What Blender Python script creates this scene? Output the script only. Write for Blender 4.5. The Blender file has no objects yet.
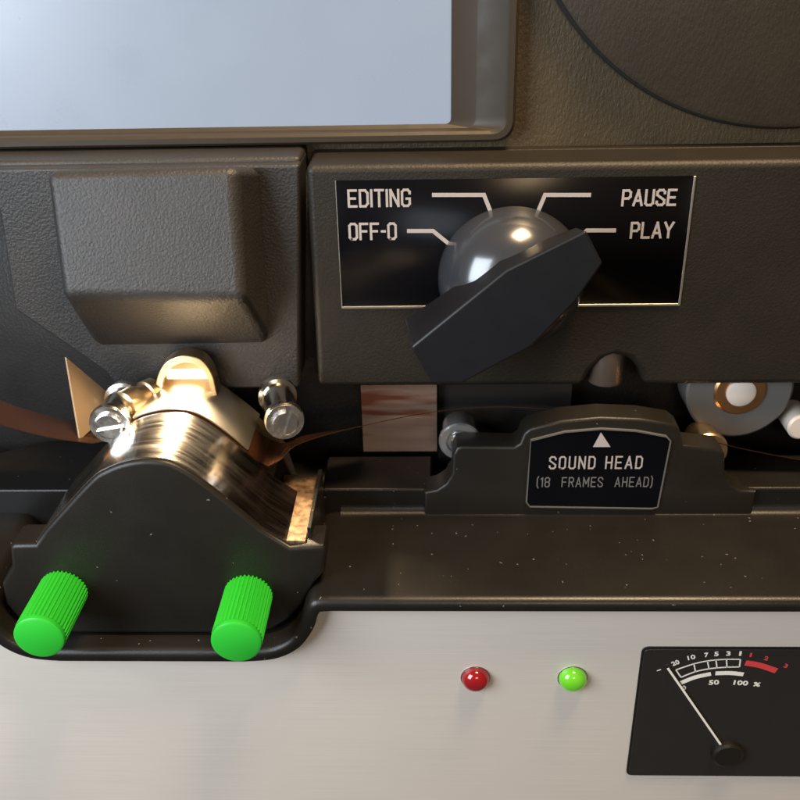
import bpy, bmesh, math, random
from mathutils import Vector, Matrix
random.seed(7)
C = bpy.context.scene.collection
MM = 0.001                                   # everything below is written in millimetres

# ------------------------------------------------------------------ camera
def unit_axes(pitch, yaw, roll):
    p, s, r = (math.radians(a) for a in (pitch, yaw, roll))
    f = Vector((math.sin(s)*math.cos(p), math.cos(s)*math.cos(p), -math.sin(p)))
    R = Vector((math.cos(s), -math.sin(s), 0.0)); U = R.cross(f)
    return f, math.cos(r)*R - math.sin(r)*U, math.cos(r)*U + math.sin(r)*R
FOC = 950.0
FW, RT, UP = unit_axes(27.5, -2.1, 1.3)
def ray(px, py): return FW*FOC + RT*(px-400) + UP*(400-py)
CAM = -ray(511, 272)/FOC*152.0
def at(px, py, X=None, Y=None, Z=None):      # real point on a plane of the machine (mm)
    d = ray(px, py)
    t = (X-CAM.x)/d.x if X is not None else (Y-CAM.y)/d.y if Y is not None else (Z-CAM.z)/d.z
    return CAM + d*t
def xz(px, py, Y):
    v = at(px, py, Y=Y); return (v.x, v.z)
cd = bpy.data.cameras.new('camera'); cam = bpy.data.objects.new('camera', cd); C.objects.link(cam)
cd.sensor_width = 36; cd.lens = 36*FOC/800; cd.clip_start = 0.005; cd.clip_end = 50
m = Matrix((RT, UP, -FW)).transposed().to_4x4(); m.translation = CAM*MM
cam.matrix_world = m
cd.dof.use_dof = True; cd.dof.focus_distance = 0.142; cd.dof.aperture_fstop = 45
sc = bpy.context.scene; sc.camera = cam
sc.cycles.use_denoising = True
sc.cycles.max_bounces = 8; sc.cycles.sample_clamp_indirect = 8
vs = sc.view_settings; vs.view_transform = 'Standard'; vs.look = 'None'; vs.gamma = 1; vs.exposure = 0.0

# ------------------------------------------------------------------ light of the room
w = bpy.data.worlds.new('World'); sc.world = w; w.use_nodes = True
bg = w.node_tree.nodes['Background']; bg.inputs[0].default_value = (1.0, .86, .72, 1); bg.inputs[1].default_value = 0.10
def area(name, loc, target, sx, sy, power, col):
    l = bpy.data.lights.new(name, 'AREA'); l.shape = 'RECTANGLE'; l.size = sx*MM; l.size_y = sy*MM
    l.energy = power; l.color = col
    o = bpy.data.objects.new(name, l); C.objects.link(o); o.location = Vector(loc)*MM
    o.rotation_euler = (Vector(target)-Vector(loc)).to_track_quat('-Z', 'Y').to_euler()
    return o
area('window_light', (-225, -200, 75), (-40, -10, -40), 170, 190, 1.3, (.80, .90, 1.0))
area('room_lamp', (80, -80, 395), (0, 0, 0), 130, 90, 3.6, (1.0, .71, .41))
area('front_fill', (50, -420, 110), (0, 0, 0), 90, 60, .30, (1.0, .85, .66))  # fill added from the front for metal and edge highlights; no such lamp seen

# ------------------------------------------------------------------ materials
def mat(name, col, rough=.5, metal=0.0, spec=.5, coat=0.0):
    M = bpy.data.materials.new(name); M.use_nodes = True
    b = M.node_tree.nodes['Principled BSDF']
    b.inputs['Base Color'].default_value = (*col, 1); b.inputs['Roughness'].default_value = rough
    b.inputs['Metallic'].default_value = metal; b.inputs['Specular IOR Level'].default_value = spec
    b.inputs['Coat Weight'].default_value = coat
    return M
def nd(M, t, **kw):
    n = M.node_tree.nodes.new(t)
    for k, v in kw.items(): setattr(n, k, v)
    return n
def link(M, a, b): M.node_tree.links.new(a, b)
def bsdf(M): return M.node_tree.nodes['Principled BSDF']
def coords(M, scale=(1, 1, 1)):
    t = nd(M, 'ShaderNodeTexCoord'); mp = nd(M, 'ShaderNodeMapping')
    mp.inputs['Scale'].default_value = tuple(1000*s for s in scale)      # metres -> millimetres
    link(M, t.outputs['Object'], mp.inputs['Vector']); return mp.outputs['Vector']
def ramp(M, fac, stops):
    r = nd(M, 'ShaderNodeValToRGB'); e = r.color_ramp.elements
    while len(e) < len(stops): e.new(.5)
    for k, (p, c) in enumerate(stops): e[k].position = p; e[k].color = (*c, 1)
    link(M, fac, r.inputs['Fac']); return r.outputs['Color']
def bump(M, h, strength, dist):
    b = nd(M, 'ShaderNodeBump'); b.inputs['Strength'].default_value = strength; b.inputs['Distance'].default_value = dist*MM
    link(M, h, b.inputs['Height']); link(M, b.outputs['Normal'], bsdf(M).inputs['Normal'])
def leather(name, col, cell, rough, depth, grain=(1, 1, 1)):
    M = mat(name, col, rough)
    v = coords(M, grain)
    n0 = nd(M, 'ShaderNodeTexNoise'); n0.inputs['Scale'].default_value = 1.2/cell; n0.inputs['Detail'].default_value = 2
    link(M, v, n0.inputs['Vector'])
    mx = nd(M, 'ShaderNodeVectorMath', operation='MULTIPLY_ADD'); mx.inputs[1].default_value = (cell*.55,)*3
    link(M, n0.outputs['Color'], mx.inputs[0]); link(M, v, mx.inputs[2])
    vo = nd(M, 'ShaderNodeTexVoronoi', feature='SMOOTH_F1'); vo.inputs['Scale'].default_value = 1/cell
    vo.inputs['Smoothness'].default_value = .5
    link(M, mx.outputs[0], vo.inputs['Vector'])
    h = nd(M, 'ShaderNodeMath', operation='MULTIPLY_ADD'); h.inputs[1].default_value = -1.0
    link(M, vo.outputs['Distance'], h.inputs[0])
    n2 = nd(M, 'ShaderNodeTexNoise'); n2.inputs['Scale'].default_value = 3/cell
    link(M, v, n2.inputs['Vector']); link(M, n2.outputs['Fac'], h.inputs[2])
    bump(M, h.outputs[0], 1.0, depth)
    n3 = nd(M, 'ShaderNodeTexNoise'); n3.inputs['Scale'].default_value = .12; n3.inputs['Detail'].default_value = 4
    link(M, v, n3.inputs['Vector'])
    link(M, ramp(M, n3.outputs['Fac'], [(.3, tuple(c*.85 for c in col)), (.7, tuple(c*1.15 for c in col))]), bsdf(M).inputs['Base Color'])
    return M
def dusty(name, col, rough, amount, grain=.02):
    M = mat(name, col, rough); bsdf(M).inputs['Specular IOR Level'].default_value = .38; v = coords(M)
    vo = nd(M, 'ShaderNodeTexVoronoi', feature='F1'); vo.inputs['Scale'].default_value = .75
    link(M, v, vo.inputs['Vector'])
    r = ramp(M, vo.outputs['Distance'], [(.03, (1, 1, 1)), (.12, (0, 0, 0))])
    pick = nd(M, 'ShaderNodeMath', operation='GREATER_THAN'); pick.inputs[1].default_value = 1-amount
    wv = nd(M, 'ShaderNodeVectorMath', operation='MULTIPLY_ADD'); wn = nd(M, 'ShaderNodeTexNoise'); wn.inputs['Scale'].default_value = 1.1; link(M, v, wn.inputs['Vector']); wv.inputs[1].default_value = (1.1,)*3; link(M, wn.outputs['Color'], wv.inputs[0]); link(M, v, wv.inputs[2]); link(M, wv.outputs[0], vo.inputs['Vector'])
    sp = nd(M, 'ShaderNodeSeparateColor'); link(M, vo.outputs['Color'], sp.inputs[0]); link(M, sp.outputs[0], pick.inputs[0])
    mu = nd(M, 'ShaderNodeMath', operation='MULTIPLY'); link(M, r, mu.inputs[0]); link(M, pick.outputs[0], mu.inputs[1])
    n3 = nd(M, 'ShaderNodeTexNoise'); n3.inputs['Scale'].default_value = .15; n3.inputs['Detail'].default_value = 6
    link(M, v, n3.inputs['Vector'])
    base = ramp(M, n3.outputs['Fac'], [(.3, tuple(c*.92 for c in col)), (.7, tuple(c*1.08 for c in col))])
    mix = nd(M, 'ShaderNodeMix', data_type='RGBA'); link(M, mu.outputs[0], mix.inputs[0]); link(M, base, mix.inputs[6]); mix.inputs[7].default_value = (.22, .19, .15, 1)
    link(M, mix.outputs[2], bsdf(M).inputs['Base Color'])
    rr = ramp(M, n3.outputs['Fac'], [(.25, (rough*.93,)*3), (.75, (min(1, rough*1.07),)*3)]); link(M, rr, bsdf(M).inputs['Roughness'])
    n4 = nd(M, 'ShaderNodeTexNoise'); n4.inputs['Scale'].default_value = 5; link(M, v, n4.inputs['Vector'])
    bump(M, n4.outputs['Fac'], 1.0, grain)
    return M
LEATHER = leather('black_grained_plastic', (.024, .021, .019), .42, .44, .055)
PANEL = leather('black_fine_grain', (.015, .012, .008), .40, .50, .035)
bsdf(PANEL).inputs['Specular IOR Level'].default_value = .35
BACK = leather('streaky_grain', (.055, .037, .016), .42, .46, .06, (1, 1, .45))
BLACK = dusty('satin_black_plastic', (.0090, .0080, .0070), .34, .25)
GATEBLACK = dusty('matt_black_plastic', (.010, .0082, .006), .42, .08)
DARK = mat('recess_black', (.012, .010, .009), .55)
GLOSS = dusty('gloss_black', (.003, .003, .004), .32, -.1, .0)
bsdf(GLOSS).inputs['Specular IOR Level'].default_value = .06
KNOB = mat('knob_black', (.006, .0065, .009), .42, 0, .4)
DOME = mat('knob_gloss', (.030, .033, .040), .19, 0, .9, .3)
CHROME = mat('polished_steel', (.56, .51, .45), .2, 1)
STEEL = mat('bright_steel', (.80, .78, .75), .24, 1)
BRASS = mat('warm_brass', (.78, .58, .34), .28, 1)
COPPER = mat('copper', (.62, .34, .16), .35, 1)
SILVER = mat('silver_line', (.75, .70, .60), .35, 1)
WHITE = mat('white_ink', (.40, .35, .32), .6)
GREYINK = mat('grey_ink', (.15, .14, .135), .6)
PALEINK = mat('meter_ink', (.80, .77, .70), .6)
REDINK = mat('red_ink', (.62, .05, .05), .6)
CREAM = mat('pale_plastic', (.62, .55, .48), .4)
ROLLER = mat('grey_roller_plastic', (.11, .105, .10), .35)
TAB = mat('tan_metal', (.15, .115, .09), .4, .5)
def smudge(M, scale, r0, r1, stretch=(1, 1, 1)):
    v = coords(M, stretch); n = nd(M, 'ShaderNodeTexNoise'); n.inputs['Scale'].default_value = scale; n.inputs['Detail'].default_value = 5
    link(M, v, n.inputs['Vector']); link(M, ramp(M, n.outputs['Fac'], [(.3, (r0,)*3), (.7, (r1,)*3)]), bsdf(M).inputs['Roughness'])
v = coords(CHROME, (.10, 1.3, .10)); n = nd(CHROME, 'ShaderNodeTexNoise'); n.inputs['Scale'].default_value = 1; n.inputs['Detail'].default_value = 4
link(CHROME, v, n.inputs['Vector']); link(CHROME, ramp(CHROME, n.outputs['Fac'], [(.3, (.13,)*3), (.7, (.22,)*3)]), bsdf(CHROME).inputs['Roughness'])
link(CHROME, ramp(CHROME, n.outputs['Fac'], [(.3, (.44, .40, .35)), (.7, (.62, .57, .51))]), bsdf(CHROME).inputs['Base Color']); smudge(STEEL, .6, .15, .35); smudge(KNOB, .3, .40, .45); smudge(BRASS, .5, .26, .34)
ALU = mat('brushed_metal', (.60, .55, .49), .38, .25)
v = coords(ALU, (.05, 1, 9)); n = nd(ALU, 'ShaderNodeTexNoise'); n.inputs['Scale'].default_value = 1; n.inputs['Detail'].default_value = 6
link(ALU, v, n.inputs['Vector']); bump(ALU, n.outputs['Fac'], .4, .006)
link(ALU, ramp(ALU, n.outputs['Fac'], [(.3, (.66, .59, .52)), (.7, (.73, .665, .595))]), bsdf(ALU).inputs['Base Color'])
smudge(ALU, .06, .42, .52, (1, 1, 1.6))
GREEN = mat('green_plastic', (.022, .43, .030), .36)
bsdf(GREEN).inputs['Subsurface Weight'].default_value = .15; bsdf(GREEN).inputs['Subsurface Radius'].default_value = (.0004, .002, .0004)
FILM = mat('brown_film', (.075, .030, .014), .12, 0, .6)
bsdf(FILM).inputs['Transmission Weight'].default_value = .5
FILMBACK = mat('film_reflecting_plate', (.42, .27, .20), .22, .35)
v = coords(FILMBACK, (.05, .3, .45)); n = nd(FILMBACK, 'ShaderNodeTexNoise'); n.inputs['Scale'].default_value = 1; link(FILMBACK, v, n.inputs['Vector'])
link(FILMBACK, ramp(FILMBACK, n.outputs['Fac'], [(.36, (.18, .06, .035)), (.5, (.32, .21, .155)), (.68, (.25, .16, .12))]), bsdf(FILMBACK).inputs['Base Color'])
SCREEN = mat('ground_glass', (.14, .16, .19), .30, 0, .6)
def emit(M, col, s):
    bsdf(M).inputs['Emission Color'].default_value = (*col, 1); bsdf(M).inputs['Emission Strength'].default_value = s
smudge(SCREEN, .08, .24, .36); emit(SCREEN, (.60, .73, .95), .30)
SLOTGLOW = mat('slot_glow', (1, .9, .7), .5); emit(SLOTGLOW, (1.0, .80, .52), 3.2)  # glow given to the holder's slot, which is no bulb
LEDRED = mat('red_lens', (.24, .006, .008), .14, 0, .6, .5); emit(LEDRED, (1, .02, .02), .03)
LEDGREEN = mat('green_lens', (.12, .48, .02), .16, 0, .6, .5); emit(LEDGREEN, (.30, 1.0, .03), .10)

# ------------------------------------------------------------------ mesh helpers (mm in, metres out)
ROOT = bpy.data.objects.new('film_editor', None); C.objects.link(ROOT)
ROOT.empty_display_size = .02; ROOT.location = (-18*MM, 0, -95*MM)
ROOT['label'] = 'black tabletop film editor with green knobs, rotary switch and silver meter panel'
ROOT['category'] = 'film editor'
OFF = Vector((-18, 0, -95))
def link_mesh(name, me, material, parent, bev=0.0, seg=3, smooth=True):
    o = bpy.data.objects.new(name, me); C.objects.link(o)
    if material: me.materials.append(material)
    if parent is not None:
        o.parent = parent
        base = Vector((0, 0, 0)); q = parent
        while q is not None: base += q.location; q = q.parent
        o.location = -base
    for p in me.polygons: p.use_smooth = smooth
    if bev:
        b = o.modifiers.new('bevel', 'BEVEL'); b.width = bev*MM; b.segments = seg; b.limit_method = 'ANGLE'
        b.angle_limit = math.radians(28); b.harden_normals = True; b.use_clamp_overlap = True
    return o
def from_bm(name, bm, material, parent, bev=0.0, seg=3, sharp=35):
    bmesh.ops.recalc_face_normals(bm, faces=bm.faces[:])
    for e in bm.edges:
        if len(e.link_faces) == 2: e.smooth = e.calc_face_angle(0) < math.radians(sharp)
    bmesh.ops.scale(bm, vec=(MM,)*3, verts=bm.verts[:])
    me = bpy.data.meshes.new(name); bm.to_mesh(me); bm.free()
    return link_mesh(name, me, material, parent, bev, seg)
def add_prism(bm, poly, y0, y1, poly1=None):
    poly1 = poly1 or poly
    a = [bm.verts.new((x, y0, z)) for x, z in poly]; b = [bm.verts.new((x, y1, z)) for x, z in poly1]
    bm.faces.new(a); bm.faces.new(b[::-1]); k = len(a)
    for i in range(k): bm.faces.new((a[i], b[i], b[(i+1) % k], a[(i+1) % k]))
def prism(name, poly, y0, y1, material, parent, bev=0.0, seg=3, poly1=None, sharp=35):
    bm = bmesh.new(); add_prism(bm, poly, y0, y1, poly1); return from_bm(name, bm, material, parent, bev, seg, sharp)
def add_box(bm, x0, x1, y0, y1, z0, z1): add_prism(bm, [(x0, z0), (x1, z0), (x1, z1), (x0, z1)], y0, y1)
def offset_poly(P, d):                            # closed outline moved inwards by d
    k = len(P); area2 = sum(P[i-1][0]*P[i][1]-P[i][0]*P[i-1][1] for i in range(k)); sg = 1 if area2 > 0 else -1
    out = []
    for i in range(k):
        a, p, b = Vector(P[i-1]), Vector(P[i]), Vector(P[(i+1) % k]); u, v_ = (p-a).normalized(), (b-p).normalized()
        n0, n1 = Vector((-u.y, u.x))*sg, Vector((-v_.y, v_.x))*sg; m_ = (n0+n1)
        m_ = m_.normalized() if m_.length > 1e-6 else n0
        out.append(tuple(p+m_*d/max(.6, m_.dot(n0))))
    return out
def round_prism(name, poly, y0, y1, r, material, parent, n=4, sharp=40):
    bm = bmesh.new(); rings = []
    for i in range(n+1):
        t = i/n*math.pi/2
        rings.append([bm.verts.new((x, y0+r*(1-math.sin(t)), z)) for x, z in offset_poly(poly, r*(1-math.cos(t)))])
    rings = rings[::-1]                               # front first
    rings.append([bm.verts.new((x, y1, z)) for x, z in poly])
    k = len(poly)
    for A, B in zip(rings, rings[1:]):
        for i in range(k): bm.faces.new((A[i], A[(i+1) % k], B[(i+1) % k], B[i]))
    bm.faces.new(rings[0]); bm.faces.new(rings[-1][::-1])
    return from_bm(name, bm, material, parent, 0, 1, sharp)
def box(name, x0, x1, y0, y1, z0, z1, material, parent, bev=0.0):
    bm = bmesh.new(); add_box(bm, x0, x1, y0, y1, z0, z1); return from_bm(name, bm, material, parent, bev)
def add_lathe(bm, prof, p, d=(0, 1, 0), seg=48, ripple=None):   # prof: (radius, distance along d)
    q = Vector((0, 0, 1)).rotation_difference(Vector(d).normalized())
    rings = []
    for r, h in prof:
        ring = []
        for i in range(seg):
            a = 2*math.pi*i/seg; rr = r + (ripple(i) if ripple and r > 1 else 0)
            ring.append(bm.verts.new(Vector(p) + q @ Vector((rr*math.cos(a), rr*math.sin(a), h))))
        rings.append(ring)
    for s, t in zip(rings, rings[1:]):
        for i in range(seg): bm.faces.new((s[i], s[(i+1) % seg], t[(i+1) % seg], t[i]))
    bm.faces.new(rings[0][::-1]); bm.faces.new(rings[-1])
def lathe(name, prof, p, material, parent, d=(0, 1, 0), seg=48, bev=0.0, ripple=None, sharp=35):
    bm = bmesh.new(); add_lathe(bm, prof, p, d, seg, ripple); return from_bm(name, bm, material, parent, bev, 2, sharp)
def smooth_path(pts, n=8):
    out = []
    P = [Vector(p) for p in pts]
    for i in range(len(P)-1):
        p0, p1, p2, p3 = P[max(i-1, 0)], P[i], P[i+1], P[min(i+2, len(P)-1)]
        for k in range(n):
            t = k/n
            out.append(.5*((2*p1)+(p2-p0)*t+(2*p0-5*p1+4*p2-p3)*t*t+(3*p1-p0-3*p2+p3)*t**3))
    out.append(P[-1]); return [tuple(q) for q in out]
def round_poly(poly, r, n=5):                     # rounded corners of a polygon
    out = []; k = len(poly)
    for i in range(k):
        rr = r[i] if isinstance(r, (list, tuple)) else r
        p, a, b = Vector(poly[i]), Vector(poly[i-1]), Vector(poly[(i+1) % k])
        rr = min(rr, .45*(a-p).length, .45*(b-p).length)
        if rr <= 0: out.append(tuple(p)); continue
        s, e = p+(a-p).normalized()*rr, p+(b-p).normalized()*rr
        for j in range(n+1):
            t = j/n; out.append(tuple(s*(1-t)**2 + p*2*t*(1-t) + e*t*t))
    return out
def ribbon(name, path, y0, y1, th, material, parent, drift=None, drop=None):
    drift = drift or [0]*len(path); drop = drop or [0]*len(path)
    bm = bmesh.new(); n = len(path); N = []
    for i in range(n):
        a, b = Vector(path[max(i-1, 0)]), Vector(path[min(i+1, n-1)]); t = (b-a).normalized(); N.append(Vector((-t.y, t.x)))
    top = [Vector(p) for p in path]; bot = [Vector(p)-N[i]*th for i, p in enumerate(path)]
    rows = [[bm.verts.new((q.x, y+drift[i], q.y-(drop[i] if y == y1 else 0))) for i, q in enumerate(L)] for L, y in ((top, y0), (top, y1), (bot, y1), (bot, y0))]
    for k in range(4):
        A, B = rows[k], rows[(k+1) % 4]
        for i in range(n-1): bm.faces.new((A[i], A[i+1], B[i+1], B[i]))
    bm.faces.new([rows[k][0] for k in range(4)]); bm.faces.new([rows[k][-1] for k in range(4)][::-1])
    return from_bm(name, bm, material, parent, 0, 1, 40)
def text_bm(bm, s, box_xz, Y, rot=0.0, space=1.0, bold=0.0, depth=.06):
    """fits the words into a box (x0, x1, z0, z1) on the plane Y, facing the front"""
    cu = bpy.data.curves.new('lettering', 'FONT'); cu.body = s; cu.size = 1; cu.space_character = space; cu.offset = bold; cu.resolution_u = 4
    o = bpy.data.objects.new('lettering', cu); C.objects.link(o)
    dg = bpy.context.evaluated_depsgraph_get(); me = bpy.data.meshes.new_from_object(o.evaluated_get(dg))
    bpy.data.objects.remove(o); bpy.data.curves.remove(cu)
    xs = [q.co.x for q in me.vertices]; ys = [q.co.y for q in me.vertices]
    x0, x1, z0, z1 = box_xz; cx, cz = (x0+x1)/2, (z0+z1)/2; c, sn = math.cos(rot), math.sin(rot)
    vm = []
    for q in me.vertices:
        u = ((q.co.x-min(xs))/(max(xs)-min(xs))-.5)*(x1-x0); t = ((q.co.y-min(ys))/(max(ys)-min(ys))-.5)*(z1-z0)
        vm.append(bm.verts.new((cx+u*c-t*sn, Y, cz+u*sn+t*c)))
    for p in me.polygons:
        try: bm.faces.new([vm[i] for i in p.vertices])
        except ValueError: pass
    bpy.data.meshes.remove(me)
GLYPH = {   # narrow signwriter's capitals on a 4 x 8 grid
 'E': [[(4, 8), (0, 8), (0, 0), (4, 0)], [(0, 4), (3.4, 4)]], 'D': [[(0, 0), (0, 8), (2.8, 8), (4, 6.6), (4, 1.4), (2.8, 0), (0, 0)]], 'I': [[(0, 0), (0, 8)]],
 'T': [[(0, 8), (4.2, 8)], [(2.1, 8), (2.1, 0)]], 'N': [[(0, 0), (0, 8), (4, 0), (4, 8)]], 'G': [[(4, 6.2), (4, 7), (3, 8), (1, 8), (0, 7), (0, 1), (1, 0), (3, 0), (4, 1), (4, 3.6), (2.3, 3.6)]],
 'O': [[(1, 0), (3, 0), (4, 1), (4, 7), (3, 8), (1, 8), (0, 7), (0, 1), (1, 0)]], 'F': [[(4, 8), (0, 8), (0, 0)], [(0, 4.1), (3.4, 4.1)]], '-': [[(0, 4), (1.8, 4)]],
 'P': [[(0, 0), (0, 8), (3, 8), (4, 7), (4, 4.7), (3, 3.7), (0, 3.7)]], 'A': [[(0, 0), (2.2, 8), (4.4, 0)], [(.75, 2.4), (3.65, 2.4)]], 'U': [[(0, 8), (0, 1), (1, 0), (3, 0), (4, 1), (4, 8)]],
 'S': [[(4, 6.3), (4, 7), (3, 8), (1, 8), (0, 7), (0, 5.4), (4, 2.6), (4, 1), (3, 0), (1, 0), (0, 1), (0, 1.8)]], 'L': [[(0, 8), (0, 0), (3.8, 0)]], 'Y': [[(0, 8), (2.2, 3.8), (4.4, 8)], [(2.2, 3.8), (2.2, 0)]],
 'H': [[(0, 0), (0, 8)], [(4, 0), (4, 8)], [(0, 4), (4, 4)]], 'R': [[(0, 0), (0, 8), (3, 8), (4, 7), (4, 5), (3, 4), (0, 4)], [(2.2, 4), (4.1, 0)]], 'M': [[(0, 0), (0, 8), (2.4, 2.6), (4.8, 8), (4.8, 0)]],
 '1': [[(0, 6.6), (1.4, 8), (1.4, 0)]], '8': [[(1, 4.2), (0, 5.2), (0, 7), (1, 8), (3, 8), (4, 7), (4, 5.2), (3, 4.2), (1, 4.2), (0, 3.2), (0, 1), (1, 0), (3, 0), (4, 1), (4, 3.2), (3, 4.2)]],
 '(': [[(1, 9), (0, 7), (0, 1), (1, -1)]], ')': [[(0, 9), (1, 7), (1, 1), (0, -1)]], ' ': [[]]}
def sign(bm, s, box_xz, Y, wd, gap=1.6):
    x = 0; L = []
    for ch in s:
        wch = max([p[0] for st in GLYPH[ch] for p in st], default=2.2)
        L += [[(x+p[0], p[1]) for p in st] for st in GLYPH[ch] if st]; x += wch+gap
    x -= gap; x0, x1, z0, z1 = box_xz; h = wd/2
    for i, st in enumerate(L):
        q = [(x0+h+(p[0]/x)*(x1-x0-wd), z0+h+p[1]/8*(z1-z0-wd)) for p in st]
        for j, (a, b) in enumerate(zip(q, q[1:])):
            a, b = Vector(a), Vector(b); e = (b-a).normalized()*wd*.42
            stroke(bm, [a-e, b+e], wd, Y+.004*((i*3+j) % 7))
def flat(name, bm, material, parent, th=.05):     # printed marks: a thin inked layer
    r = bmesh.ops.extrude_face_region(bm, geom=bm.faces[:])
    bmesh.ops.translate(bm, vec=(0, th, 0), verts=[g for g in r['geom'] if isinstance(g, bmesh.types.BMVert)])
    o = from_bm(name, bm, material, parent)
    for p in o.data.polygons: p.use_smooth = False
    return o
def stroke(bm, pts, wd, Y):
    P = [Vector(p) for p in pts]; L, Rr = [], []
    for i, p in enumerate(P):
        d0 = (p-P[i-1]).normalized() if i else (P[1]-P[0]).normalized()
        d1 = (P[i+1]-p).normalized() if i < len(P)-1 else d0
        t = (d0+d1).normalized(); nrm = Vector((-t.y, t.x)); k = wd/2/max(.8, nrm.dot(Vector((-d0.y, d0.x))))
        L.append(p+nrm*k); Rr.append(p-nrm*k)
    for i in range(len(P)-1):
        bm.faces.new([bm.verts.new((q.x, Y, q.y)) for q in (L[i], L[i+1], Rr[i+1], Rr[i])])
def pxbox(x0, y0, x1, y1, Y):
    a, b = at(x0, y0, Y=Y), at(x1, y1, Y=Y); return (a.x, b.x, b.z, a.z)
def cut(o, cutter_bm):
    bmesh.ops.recalc_face_normals(cutter_bm, faces=cutter_bm.faces[:]); bmesh.ops.scale(cutter_bm, vec=(MM,)*3, verts=cutter_bm.verts[:])
    me = bpy.data.meshes.new('cutter'); cutter_bm.to_mesh(me); cutter_bm.free()
    k = bpy.data.objects.new('cutter', me); C.objects.link(k)
    k.matrix_world = Matrix.Identity(4); bpy.context.view_layer.update()
    md = o.modifiers.new('cut', 'BOOLEAN'); md.object = k; md.operation = 'DIFFERENCE'; md.solver = 'EXACT'
    dg = bpy.context.evaluated_depsgraph_get(); new = bpy.data.meshes.new_from_object(o.evaluated_get(dg))
    o.modifiers.clear(); old = o.data; o.data = new; bpy.data.meshes.remove(old)
    bpy.data.objects.remove(k); bpy.data.meshes.remove(me)

# ------------------------------------------------------------------ body of the machine
XL, XR = -125.0, 92.0
UPY = 12.0
prism('upper_panel', [(XL, 13), (XR, 13), (XR, 114), (XL, 114)], UPY, UPY+8, BACK, ROOT, .5)
box('recess_wall', XL, XR, 10, 14, -44, 14, LEATHER, ROOT)
box('recess_floor', XL, XR, 3.2, 10, -48, -41.5, DARK, ROOT)

# screen with its frame
Yf = UPY-3.6
fr = xz(516, 110, Yf)[0]; fb = at(250, 146, Y=Yf).z
outer = round_poly([(-118, fb), (fr, fb), (fr, 58), (-118, 58)], [3, 3.6, 3, 3], 8)
def inset(d, r): return round_poly([(-118+d, fb+d), (fr-d, fb+d), (fr-d, 58-d), (-118+d, 58-d)], r, 8)
gx = xz(451, 110, UPY-.4)[0]; gz = at(250, 127, Y=UPY-.4).z
bm = bmesh.new()
wx = xz(477, 110, Yf+2.8)[0]; wz = at(250, 131, Y=Yf+2.8).z
wall = round_poly([(-115, wz), (wx, wz), (wx, 55), (-115, 55)], 1.6, 8)
inner = round_poly([(-114, gz), (gx, gz), (gx, 54), (-114, 54)], 1.0, 8)
loops = [(outer, UPY+.2), (outer, Yf+.5), (inset(.45, [2.6, 3.2, 2.6, 2.6]), Yf), (inset(1.3, [2, 2.6, 2, 2]), Yf), (inset(1.75, [2, 2.4, 2, 2]), Yf+.5), (wall, Yf+2.7), ([(x-.25*(1 if x > -60 else -1), z+.1*(1 if z < 30 else -1)) for x, z in wall], Yf+2.8), (inner, UPY-.4), (inner, UPY+.2)]
rings = [[bm.verts.new((x, y, z)) for x, z in L] for L, y in loops]
for A, B in zip(rings, rings[1:]):
    k = len(A)
    for i in range(k): bm.faces.new((A[i], A[(i+1) % k], B[(i+1) % k], B[i]))
SCR = from_bm('screen', bmesh.new(), SCREEN, ROOT)
bm2 = bmesh.new(); add_prism(bm2, [(x, z) for x, z in inner], UPY-.2, UPY+.4); SCR.data = from_bm('screen_tmp', bm2, SCREEN, None).data
bpy.data.objects.remove(bpy.data.objects['screen_tmp'])
FRAME = mat('frame_plastic', (.034, .025, .015), .40); smudge(FRAME, .3, .44, .56); bsdf(FRAME).inputs['Specular IOR Level'].default_value = .3
from_bm('screen_frame', bm, FRAME, SCR, 0, 1, 30)

# round cover in the upper right corner
cv = at(786, 128, Y=UPY-2.9); Rc = 44.0
COVER = leather('dark_fine_grain', (.030, .022, .013), .42, .48, .04, (1, 1, .45))
RC = lathe('round_cover', [(Rc-2.0, 2.9), (Rc-2.0, .9), (Rc-.4, .8), (Rc, .4), (Rc-.15, .1), (Rc-.8, -.1), (0.2, -.1)], (cv.x, UPY-2.8, cv.z+Rc), COVER, ROOT, seg=160)
lathe('cover_shadow_ring', [(Rc+.5, 2.9), (Rc+.5, 1.5), (Rc+.2, 1.2), (Rc-1.9, 1.2)], (cv.x, UPY-2.8, cv.z+Rc), DARK, RC, seg=160)  # dark ring standing in for the shadow under the cover's edge

# ---------------------------------------------------------- lamp housing on the left
base = [xz(0, 215, 0), xz(15, 310, 0), xz(105, 372, 0), xz(119, 390, 0), xz(299, 388, 0), (-32.75, 17.6), (-81.3, 17.6)]
HOUS = prism('lamp_housing', base, 0, 9.8, LEATHER, ROOT, .5)
box('top_ledge', -105, -32.9, 2.2, UPY+.3, 14.2, 18.3, LEATHER, HOUS, .8)
ft = [at(45, 171, Y=-6), at(235, 166, Y=-6), at(245, 300, Y=-11), at(62, 297, Y=-11)]
bt = [Vector((ft[0].x-.2, .1, 17.3)), Vector((xz(263, 172, 0)[0], .1, 17.3)), at(272, 345, Y=.1), at(95, 348, Y=.1)]
bm = bmesh.new(); a = [bm.verts.new(q) for q in ft]; b = [bm.verts.new(q) for q in bt]
bm.faces.new(a); bm.faces.new(b[::-1])
for i in range(4): bm.faces.new((a[i], b[i], b[(i+1) % 4], a[(i+1) % 4]))
from_bm('lamp_hood', bm, LEATHER, HOUS, 1.5, 6)
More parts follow.
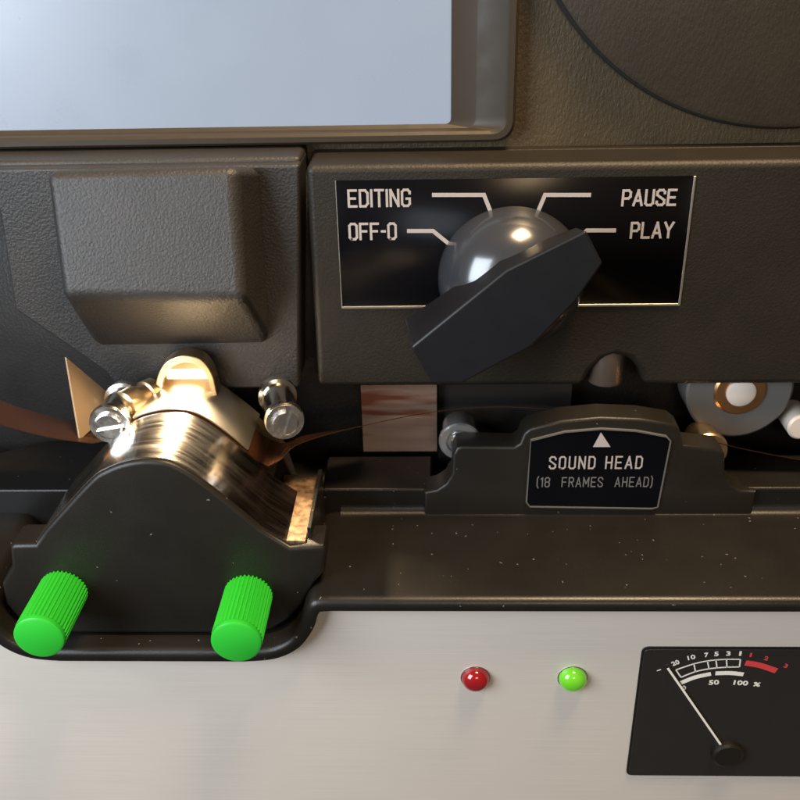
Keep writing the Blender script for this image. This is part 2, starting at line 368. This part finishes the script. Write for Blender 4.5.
# ---------------------------------------------------------- switch housing on the right
zb = -20.55
notch = [xz(583, 388, 0), xz(591, 371, 0), xz(603, 360, 0), xz(617, 356, 0), xz(631, 360, 0), xz(640, 372, 0), xz(643, 388, 0)]
poly = [(-31.9, 17.4), (-32.2, zb)] + [(x, max(z, zb)) for x, z in notch] + [(XR, zb), (XR, 17.2)]
SW = prism('switch_housing', poly, 0, 9.8, PANEL, ROOT, 1.9, 6)
box('top_ledge', -31.8, XR, 9.6, UPY+.3, 14.2, 17.2, PANEL, SW, .2)
lathe('capstan_cover', [(2.9, 0), (3.0, .3), (3.0, 8), (2.6, 8.4)], (xz(604, 388, 3)[0], 3.2, -20.9), TAB, SW, d=(0, 0, 1))
# black label plate with its silver edge
PL = [xz(336, 180, 0), xz(690, 180, 0), xz(674, 303, 0), xz(341, 305, 0)]
x0, x1, z0, z1 = -27.3, 27.1, -5.55, 15.1
LAB = box('label_plate', x0, x1, -.22, .4, z0, z1, GLOSS, SW)
bm = bmesh.new()
add_box(bm, x0, x1, -.30, .0, z0-.42, z0); add_box(bm, x1, x1+.38, -.30, 0, z0-.42, z1); add_box(bm, x0-.14, x0, -.26, 0, z0-.42, z1)
from_bm('edge_trim', bm, SILVER, LAB, .08, 2)
bm = bmesh.new(); Yp = -.28
sign(bm, 'EDITING', pxbox(347, 189.5, 411, 207, Yp), Yp, .37, 2.0)
sign(bm, 'OFF-O', pxbox(348, 223, 397, 240, Yp), Yp, .37, 2.0)
sign(bm, 'PAUSE', pxbox(622.5, 189.5, 676, 206, Yp), Yp, .37, 2.0)
sign(bm, 'PLAY', pxbox(631, 222, 673, 238.5, Yp), Yp, .37, 2.0)
for pts in ([(432, 195), (484, 195), (491.5, 214)], [(407, 231), (433, 231), (449, 244)], [(591, 195), (545, 195), (537, 214)], [(616, 230.5), (587, 230.5), (571, 242)]):
    stroke(bm, [xz(x, y, Yp) for x, y in pts], .62, Yp)
flat('lettering', bm, WHITE, LAB)
# rotary switch knob
RK = lathe('rotary_knob', [(11.7, -.3), (11.65, 1.2), (11.4, 2.4), (10.9, 3.8), (10.2, 5.1), (9.2, 6.4), (8.0, 7.6), (6.6, 8.5), (5.0, 9.2), (3.3, 9.7), (1.6, 9.95), (.1, 10)], (0, 0, -.9), DOME, SW, d=(0, -1, 0), seg=96, sharp=60)
face = [at(x, y, Y=-14.2) for x, y in ((411, 347), (506, 270), (586, 230), (603, 264), (576, 302), (532, 347), (462, 384), (432, 384))]
back = [at(x, y, Y=-6) for x, y in ((404, 319), (497, 257), (577, 227), (594, 250), (566, 280), (520, 322), (450, 360), (424, 352))]
prism('pointer_grip', [(q.x, q.z) for q in face], -14.2, -6, KNOB, RK, .45, 4, poly1=[(q.x, q.z) for q in back])

# ---------------------------------------------------------- stepped tray
LG = prism('stepped_ledge', [(-36, -46), (-36, -44), (-32.3, -44), (-31.6, -35.9), (xz(432, 470, -8)[0], -35.9), (xz(433, 470, -8)[0], -44), (xz(455, 470, -8)[0], -44), (xz(456, 470, -8)[0], -35.9), (XR, -35.9), (XR, -46)], -8, 3.0, BLACK, ROOT, .45, 3)
bm = bmesh.new()
pl = [(XL, -8), (-66.2, -8), (-66.2, 8.5), (-84.5, 8.8), (-87.5, 8.2), (-93.5, 4.2), (XL, 4.0)]
A = [bm.verts.new((x, y, -35.9)) for x, y in pl]; B = [bm.verts.new((x, y, -46)) for x, y in pl]
bm.faces.new(A); bm.faces.new(B[::-1])
for i in range(len(pl)): bm.faces.new((A[i], B[i], B[(i+1) % len(pl)], A[(i+1) % len(pl)]))
from_bm('stepped_ledge', bm, BLACK, ROOT, .45, 3)
YL = -31.6
S = [(-28.4, -40.6), (-31.0, -41.0), (-32.4, -42.6), (-33.4, -45.6), (-35.4, -48.6), (-38.4, -50.3), (-42.5, -50.8)]
right = smooth_path(S, 5)
mid = -57.2
left = [(2*mid-x, z) for x, z in right]
top = [(XL, -40.6)] + left + right[::-1] + [(XR, -40.6)]
bot = []
for i, p in enumerate(top):
    a, b = Vector(top[max(i-1, 0)]), Vector(top[min(i+1, len(top)-1)]); t = (b-a).normalized()
    bot.append((p[0]+t.y*2.3, p[1]-t.x*2.3))
sec = [(-7.5, 0)]+[(YL+1.3-1.3*math.sin(a*math.pi/12), 1.3*(1-math.cos(a*math.pi/12))) for a in range(7)]+[(YL, 1.9), (YL+.15, 2.2), (YL+.5, 2.3), (-7.5, 2.3)]
bm = bmesh.new(); rows = []
for i, p in enumerate(top):
    a, b = Vector(top[max(i-1, 0)]), Vector(top[min(i+1, len(top)-1)]); t = (b-a).normalized()
    rows.append([bm.verts.new((p[0]+t.y*d, y, p[1]-t.x*d)) for y, d in sec])
for A, B in zip(rows, rows[1:]):
    for i in range(len(sec)): j = (i+1) % len(sec); bm.faces.new((A[i], A[j], B[j], B[i]))
bm.faces.new(rows[0]); bm.faces.new(rows[-1][::-1])
from_bm('tray', bm, BLACK, ROOT, 0, 1, 40)

# rounded inner corner between tray and step
bm = bmesh.new()
prof = [(-8.05, -40.9)]+[(-8.05-1.5*(1-math.cos(a*math.pi/16)), -39.1-1.5*math.sin(a*math.pi/16)) for a in range(9)]+[(-9.55, -40.9)]
A = [bm.verts.new((-28.6, y, z)) for y, z in prof]; B = [bm.verts.new((XR, y, z)) for y, z in prof]
bm.faces.new(A); bm.faces.new(B[::-1])
for i in range(len(prof)): j = (i+1) % len(prof); bm.faces.new((A[i], A[j], B[j], B[i]))
from_bm('corner_fillet', bm, BLACK, ROOT)

# ---------------------------------------------------------- film gate
hump = [(-77.4, -33.4), (-76.6, -32.95), (-73.4, -32.95)] + smooth_path([(-71.3, -30.2), (-63.25, -21.8), (-60.3, -19.7), (-57, -18.45), (-53.6, -18.1), (-50.0, -18.95), (-45.1, -23.1), (-38.6, -30.2)], 6) + [(-34.4, -33.5), (-31.3, -33.2), (-29.3, -33.1), (-28.9, -34), (-29.4, -38), (-31.2, -40.5), (-33.2, -44.5), (-35.5, -47.5), (-38.5, -49.7), (-43, -50.4), (-71.5, -50.4), (-76, -49.7), (-79, -47.5), (-80.4, -44.5), (-80.2, -40.5), (-77.9, -37)]
GATE = round_prism('gate_housing', hump, -28, -22.6, .7, GATEBLACK, ROOT)
zs = [p for p in hump[2:-13]]
arc = [p for p in hump if -73.5 < p[0] < -34.3 and p[1] > -34]
arc.sort()
body = [(x, z-.9) for x, z in arc] + [(-34.4, -49), (-73.4, -49)]
prism('gate_block', body, -22.6, -13.4, DARK, GATE)
prism('gate_block', [(-65.6, -49)]+[p for p in body if -65.6 < p[0] < -34.5 and p[1] > -48]+[(-34.5, -49)], -13.4, -.3, DARK, GATE)
def lift(P, d):
    out = []
    for i, p in enumerate(P):
        a, b = Vector(P[max(i-1, 0)]), Vector(P[min(i+1, len(P)-1)]); t = (b-a).normalized(); out.append((p[0]-t.y*d, p[1]+t.x*d))
    return out
ribbon('steel_saddle', lift(arc, .12), -27.2, -13.4, .7, CHROME, GATE)
arc2 = [p for p in arc if -66 < p[0] < -37.2]
ribbon('film_channel', lift(arc2, -.25), -13.4, -.4, .6, BRASS, GATE)
GLARE = mat('glare_plate_metal', (.86, .80, .69), .33, 1)
ribbon('glare_plate', lift([p for p in arc if -60.5 < p[0] < -41.8],   .5), -12.7, -.9, .3, GLARE, GATE)  # bright strip added over the film in place of the lamp's glare
box('channel_rail', -31.9, -31.2, -26, -9, -40.4, -31.2, BLACK, GATE, .15)
SAND = mat('mottled_brass', (.55, .40, .24), .5, .3)
v = coords(SAND); n = nd(SAND, 'ShaderNodeTexNoise'); n.inputs['Scale'].default_value = .9; n.inputs['Detail'].default_value = 5; link(SAND, v, n.inputs['Vector'])
link(SAND, ramp(SAND, n.outputs['Fac'], [(.35, (.07, .035, .016)), (.65, (.20, .13, .07))]), bsdf(SAND).inputs['Base Color']); bump(SAND, n.outputs['Fac'], .8, .12)
# floor mottled brown and tan at the right foot of the saddle
prism('foot_plate', [(-38.3, -33.6), (-32.1, -33.6), (-32.1, -33.0), (-37.8, -32.8)], -27.0, -8.2, SAND, GATE, .1)
# arched brass holder; its slot is made to glow for the lamp's reflection
ao = [xz(x, y, -4.6) for x, y in ((156, 400), (157, 379), (164, 364), (175, 357), (187, 355), (201, 359), (211, 371), (216, 388), (219, 400))]
ao = smooth_path(ao, 4); cxa = sum(p[0] for p in ao)/len(ao); cza = ao[0][1]
ai = [(cxa+(x-cxa)*.80, cza+(z-cza)*.84) for x, z in ao]
HOLD = prism('arch_holder', ao+ai[::-1], -4.9, -1.6, BRASS, GATE, .18)
HPL = mat('beige_holder', (.42, .31, .18), .5, .2)
prism('holder_plate', ai, -2.4, -1.8, HPL, HOLD)
bx = pxbox(166, 371.5, 209, 378.5, -4.0)
box('glowing_slot', bx[0], bx[1], -4.2, -3.0, bx[2], bx[3], SLOTGLOW, HOLD, .2)
l = bpy.data.lights.new('saddle_spot', 'SPOT'); l.energy = .85; l.color = (1, .76, .47); l.shadow_soft_size = .0016; l.spot_size = math.radians(125); l.spot_blend = .7  # unseen spot for the film lamp, added outside the hood to brighten the saddle
lo = bpy.data.objects.new('saddle_spot', l); C.objects.link(lo)
lp = Vector(((bx[0]+bx[1])/2, -7.4, bx[3]+1.2)); lo.location = lp*MM
lo.rotation_euler = (Vector((lp.x+1, -22, -21))-lp).to_track_quat('-Z', 'Y').to_euler()

# guide rollers either side of the gate
def guide_roller(px0, py0, Y0, px1, py1, Y1, r, slot_ang, name='guide_roller'):
    a, b = at(px0, py0, Y=Y0), at(px1, py1, Y=Y1); d = (b-a).normalized(); L = (b-a).length
    g = lathe(name, [(r*1.0, .9), (r*1.04, 1.1), (r*1.04, 1.8), (r*.86, 2.0), (r*.86, L-1.2), (r*1.05, L-1.0), (r*1.05, L)], a, CHROME, ROOT, d=d)
    s = lathe('screw_head', [(r*.62, 0), (r*.70, .12), (r*.70, 1.0)], a, STEEL, g, d=d)
    side = d.cross(Vector((0, 0, 1))).normalized(); upv = side.cross(d)
    ang = math.radians(slot_ang); u = side*math.cos(ang)+upv*math.sin(ang); vv = d.cross(u)
    cb = bmesh.new(); P = []
    for e in (-.2, .7):
        for su, sv in ((-1, -1), (1, -1), (1, 1), (-1, 1)): P.append(cb.verts.new(a+d*e+u*su*r*.9+vv*sv*r*.15))
    for f in ((0, 1, 2, 3), (7, 6, 5, 4), (0, 4, 5, 1), (1, 5, 6, 2), (2, 6, 7, 3), (3, 7, 4, 0)): cb.faces.new([P[i] for i in f])
    cut(s, cb); 
    for p in s.data.polygons: p.use_smooth = False
    lathe('washer', [(r*.98, .55), (r*1.0, .65), (r*1.0, .95)], a, STEEL, g, d=d)
    return g
guide_roller(108, 427, -15, 126, 399, -5, 3.2, 10)
a, b = at(122, 408, Y=-9.5), at(154, 393, Y=-3.5)
lathe('roller_arm', [(1.6, 0), (2.6, .5), (2.7, 3.0), (2.3, 3.2), (2.3, 5.0), (2.7, 5.2), (2.7, (b-a).length)], a, BRASS, GATE, d=(b-a))
guide_roller(285.5, 424, -14.8, 277, 394, -4.5, 3.05, 70)

# knurled green knobs
def green_knob(px, py):
    p = at(px, py, Y=-28); n = 36*4
    rip = lambda i: (-.12, .16, .16, -.12)[i % 4]
    g = lathe('green_knob', [(3.5, -.3), (3.62, .15), (3.62, 10.1)], p, GREEN, GATE, d=(0, -1, 0), seg=n, ripple=rip, sharp=25)
    lathe('knob_cap', [(3.62, 10.1), (3.72, 10.35), (3.66, 10.9), (3.3, 11.1), (.1, 11.12)], p, GREEN, g, d=(0, -1, 0), seg=64, sharp=50)
    return g
green_knob(64, 590); green_knob(248.5, 594)

# ---------------------------------------------------------- sound head
Ys = -9.0
sh = [(xz(424, 492, Ys)[0], -36.0)] + [xz(x, y, Ys) for x, y in ((437, 490), (446, 484), (452, 474), (453, 455), (457, 448), (463, 446.5), (514, 447.5), (520, 444), (524, 434), (530, 429), (562, 421), (600, 417.5), (640, 419), (672, 424), (680, 430), (684, 446), (720, 450), (725, 455), (725, 474), (730, 484), (741, 491))] + [(xz(756, 494, Ys)[0], -36.0)]
shx = [p[0] for p in sh]
SH = round_prism('sound_head', sh+[(sh[-1][0], -41.2), (sh[0][0], -41.2)], Ys, -4.2, .5, GATEBLACK, ROOT)
lb = [xz(x, y, Ys-.3) for x, y in ((531, 441), (565, 432.5), (601, 429.5), (636, 431.5), (666, 437), (670, 441), (657, 507), (652, 508), (530, 506), (527, 502))]
SL = prism('sound_label', lb, Ys-.30, Ys+.2, GLOSS, SH)
cl = (sum(p[0] for p in lb)/len(lb), sum(p[1] for p in lb)/len(lb))
lo_ = lift([*lb, lb[0]], .22)[:-1]; li_ = lift([*lb, lb[0]], -.02)[:-1]
bm = bmesh.new()
A = [bm.verts.new((x, Ys-.42, z)) for x, z in lo_]; B = [bm.verts.new((x, Ys-.42, z)) for x, z in li_]; A2 = [bm.verts.new((x, Ys+.1, z)) for x, z in lo_]; B2 = [bm.verts.new((x, Ys+.1, z)) for x, z in li_]
k = len(lb)
for i in range(k):
    j = (i+1) % k
    for q in ((A[i], A[j], B[j], B[i]), (A[i], A2[i], A2[j], A[j]), (B[i], B[j], B2[j], B2[i])): bm.faces.new(q)
from_bm('edge_trim', bm, ROLLER, SL)
bm = bmesh.new(); Yt = Ys-.36
sign(bm, 'SOUND HEAD', pxbox(549.5, 456.5, 642, 469, Yt), Yt, .25, 2.9)
bm.faces.new([bm.verts.new((x, Yt, z)) for x, z in (xz(601, 432.5, Yt), xz(610.5, 447, Yt), xz(593, 447, Yt))])
flat('lettering', bm, WHITE, SL)
bm = bmesh.new(); sign(bm, '(18  FRAMES  AHEAD)', pxbox(537, 477.5, 652, 487, Yt), Yt, .16, 2.6)
flat('small_lettering', bm, GREYINK, SL)
# rollers behind the sound head and pinch roller
def sound_roller(px, py, Y, r, material):
    p = at(px, py, Y=Y)
    g = lathe('sound_roller', [(r*.5, .5), (r*.62, .5), (r*.66, 0), (r*.93, .0), (r, .3), (r, 1.0), (r*.8, 1.2), (r*.8, 6)], p, material, ROOT)
    lathe('roller_hub', [(.15, -.5), (r*.38, -.45), (r*.45, -.1), (r*.45, .2)], p, STEEL, g)
PEARL = mat('pale_nickel', (.58, .58, .58), .2, .85)
sound_roller(460, 442.5, -4.0, 3.6, PEARL); sound_roller(708, 452, -3.4, 3.5, BRASS)
p = at(740, 391, Y=2.2)
PR = lathe('pinch_roller', [(4.6, 0), (8.7, 0), (9.1, .3), (9.1, 6.5)], p, ROLLER, ROOT, seg=96)
lathe('roller_ring', [(2.7, -.5), (4.1, -.45), (4.5, -.1), (4.5, .4)], p, COPPER, PR, seg=64)
lathe('roller_pin', [(.1, -1.2), (2.1, -1.15), (2.5, -.9), (2.5, .2)], p, CREAM, PR)
p = at(802, 428, Y=1.5); lathe('tape_guide', [(.1, 0), (2.0, .05), (2.4, .4), (2.4, 6)], p, CREAM, ROOT)
# plate behind the film path
x0, _, = xz(361, 390, 5); x1, _ = xz(437, 390, 5)
box('guide_plate', x0, x1, 4.6, 5.4, -36, -14, FILMBACK, ROOT, .1)
box('guide_plate', x1+.2, x1+24, 6.5, 7.2, -41, -14, DARK, ROOT, .1)

# ---------------------------------------------------------- brushed metal panel with lamps and meter
Ym = -29.0
seam = [((a[0]+b[0])/2, (a[1]+b[1])/2) for a, b in zip(top, bot)]
MP = prism('metal_panel', [(XL, -118)]+seam+[(XR, -118)], Ym, -24, ALU, ROOT)
def pilot_lamp(px, py, material):
    p = at(px, py, Y=Ym)
    g = lathe('pilot_lamp', [(2.22, -.2), (2.25, .2), (2.16, .7), (1.92, 1.2), (1.5, 1.6), (1.0, 1.84), (.5, 1.95), (.06, 1.97)], p, material, MP, d=(0, -1, 0), sharp=80)
    lathe('lamp_bezel', [(2.26, -.2), (2.42, -.1), (2.42, .06), (2.3, .12)], p, STEEL, g, d=(0, -1, 0))
    return g
pilot_lamp(475.5, 677.5, LEDRED)['label'] = 'red pilot lamp lens'
pilot_lamp(572.5, 677.5, LEDGREEN)['label'] = 'lit green pilot lamp lens'
# level meter
ma = at(644, 648, Y=Ym)
mx0, mz1 = ma.x, ma.z; mx1 = mx0+34; mz0 = mz1-28
mp = round_poly([(mx0, mz0), (mx1, mz0), (mx1, mz1), (mx0, mz1)], 1.0)
METER = mat('meter_face', (.020, .017, .015), .28); smudge(METER, .2, .22, .36)
MT = prism('level_meter', mp, Ym-.35, Ym+1, METER, MP, .12)
bm = bmesh.new(); add_prism(bm, round_poly([(mx0-.35, mz0-.35), (mx1+.35, mz0-.35), (mx1+.35, mz1+.35), (mx0-.35, mz1+.35)], 1.2), Ym-.18, Ym+.5); from_bm('meter_bezel', bm, GATEBLACK, MT, .1)
Yk = Ym-.42
bm = bmesh.new()
def X(px, py): return xz(px, py, Yk)
def curve(pts, n=6): return smooth_path([X(*p) for p in pts], n)
upper = curve([(676, 670), (694, 664), (708, 661), (724, 659.5), (740.5, 659.5)]); lower = curve([(681, 677.5), (695, 672), (709, 669), (724, 667.5), (739.5, 667)])
stroke(bm, upper, .18, Yk); stroke(bm, lower, .18, Yk)
for a, b in (((676, 670), (681, 677.5)), ((694, 664), (695.5, 672)), ((707.5, 661), (709, 669)), ((716, 660), (717, 668)), ((726.5, 659.5), (727, 667.5)), ((740.5, 659.5), (739.5, 667))): stroke(bm, [X(*a), X(*b)], .2, Yk)
stroke(bm, curve([(681, 683), (695, 677.5), (711, 674)]), .72, Yk); stroke(bm, curve([(715.5, 673.5), (730, 673.2), (743.5, 674.5)]), .76, Yk)
def num(bm, s, px, py, hpx, wpx, rot): 
    a = Vector(X(px, py)); h = hpx*.14; w = wpx*.135; text_bm(bm, s, (a.x-w/2, a.x+w/2, a.y-h/2, a.y+h/2), Yk, math.radians(rot), bold=.022)
for s, px, py, wd, rt in (('20', 675.5, 663, 9, 28), ('10', 691.5, 657.5, 9, 18), ('7', 706.5, 655, 4.5, 12), ('5', 716.5, 654, 5, 8), ('3', 728.5, 653.6, 5, 4), ('1', 740.5, 653.6, 2.4, 0)): num(bm, s, px, py, 6.4, wd, rt)
num(bm, '0', 684, 688, 6.5, 4.6, 15); num(bm, '50', 714, 682.5, 6.8, 12, 3); num(bm, '100', 741, 683, 6.8, 17, -4); num(bm, '%', 757, 684.5, 6.2, 8, -8)
stroke(bm, [X(657, 671), X(661, 669.6)], .14, Yk)
flat('scale_marks', bm, PALEINK, MT)
bm = bmesh.new(); stroke(bm, curve([(745.5, 663), (760, 665.5), (776.5, 671)]), 1.05, Yk)
for s, px, py, wd, rt in (('1', 751, 655, 2.4, -4), ('2', 766.5, 658.5, 4.5, -12), ('3', 786, 666, 4.5, -20)): num(bm, s, px, py, 5.6, wd, rt)
flat('red_zone', bm, REDINK, MT)
bm = bmesh.new(); a, b = X(667.5, 667), X(691, 701); q = (b[0]+(b[0]-a[0])*1.6, b[1]+(b[1]-a[1])*1.6); stroke(bm, [a, q], .34, Yk-.35); flat('needle', bm, PALEINK, MT, .1)
lathe('needle_hub', [(2.6, .1), (2.6, .9), (2.2, 1.2), (.1, 1.2)], (q[0], Ym-.2, q[1]), GATEBLACK, MT, d=(0, -1, 0))

# ------------------------------------------------------------------ film and the loose flap (things of their own)
def tag(o, label, cat): o['label'] = label; o['category'] = cat
pk = [p for p in lift(arc, .02) if -63 < p[0] < -41.0]
fl = [xz(-120, 392, -13), xz(-60, 403, -13), xz(0, 424, -13), xz(50, 437, -13), xz(92, 443, -13)]
frq = [(268, 466, -13), (281, 459, -12.9), (300, 443, -12.2), (360, 426, -8.5), (445, 410, -3.8), (520, 407, -3.6), (600, 416, -3.6), (690, 436, -3.6), (760, 452, -3.6), (860, 470, -3.6)]
f3 = smooth_path([tuple(at(x, y, Y=Yq)) for x, y, Yq in frq], 5)
path = smooth_path(fl, 5) + [(-64.2, -23.0)] + pk + [(q[0], q[2]) for q in f3]
dr = [0]*(len(path)-len(f3)) + [q[1]+13 for q in f3]
n0 = len(smooth_path(fl, 5)); n1 = len(path)-len(f3)
dp = [1.3 if i < n0-6 else 1.3*max(0, (n0-1-i)/6) if i < n1 else min(1, (i-n1)/14)*4.3 for i in range(len(path))]
film = ribbon('film_strip', path, -13.0, -5.0, .14, FILM, None, dr, dp)
tag(film, 'brown film strip threaded over the bright steel gate under two rollers', 'film strip')
q = [at(66, 357, Y=-7), at(112, 396, Y=-3), at(96, 425, Y=-9), at(80, 440, Y=-12)]
bm = bmesh.new(); nrm = (q[1]-q[0]).cross(q[3]-q[0]).normalized()*.35
A = [bm.verts.new(v) for v in q]; B = [bm.verts.new(v+nrm) for v in q]
bm.faces.new(A); bm.faces.new(B[::-1])
for i in range(4): bm.faces.new((A[i], B[i], B[(i+1) % 4], A[(i+1) % 4]))
AMBER = mat('amber_leaf', (.42, .29, .17), .38, .3)
from_bm('film_guide_leaf', bm, AMBER, GATE, .05, 2)
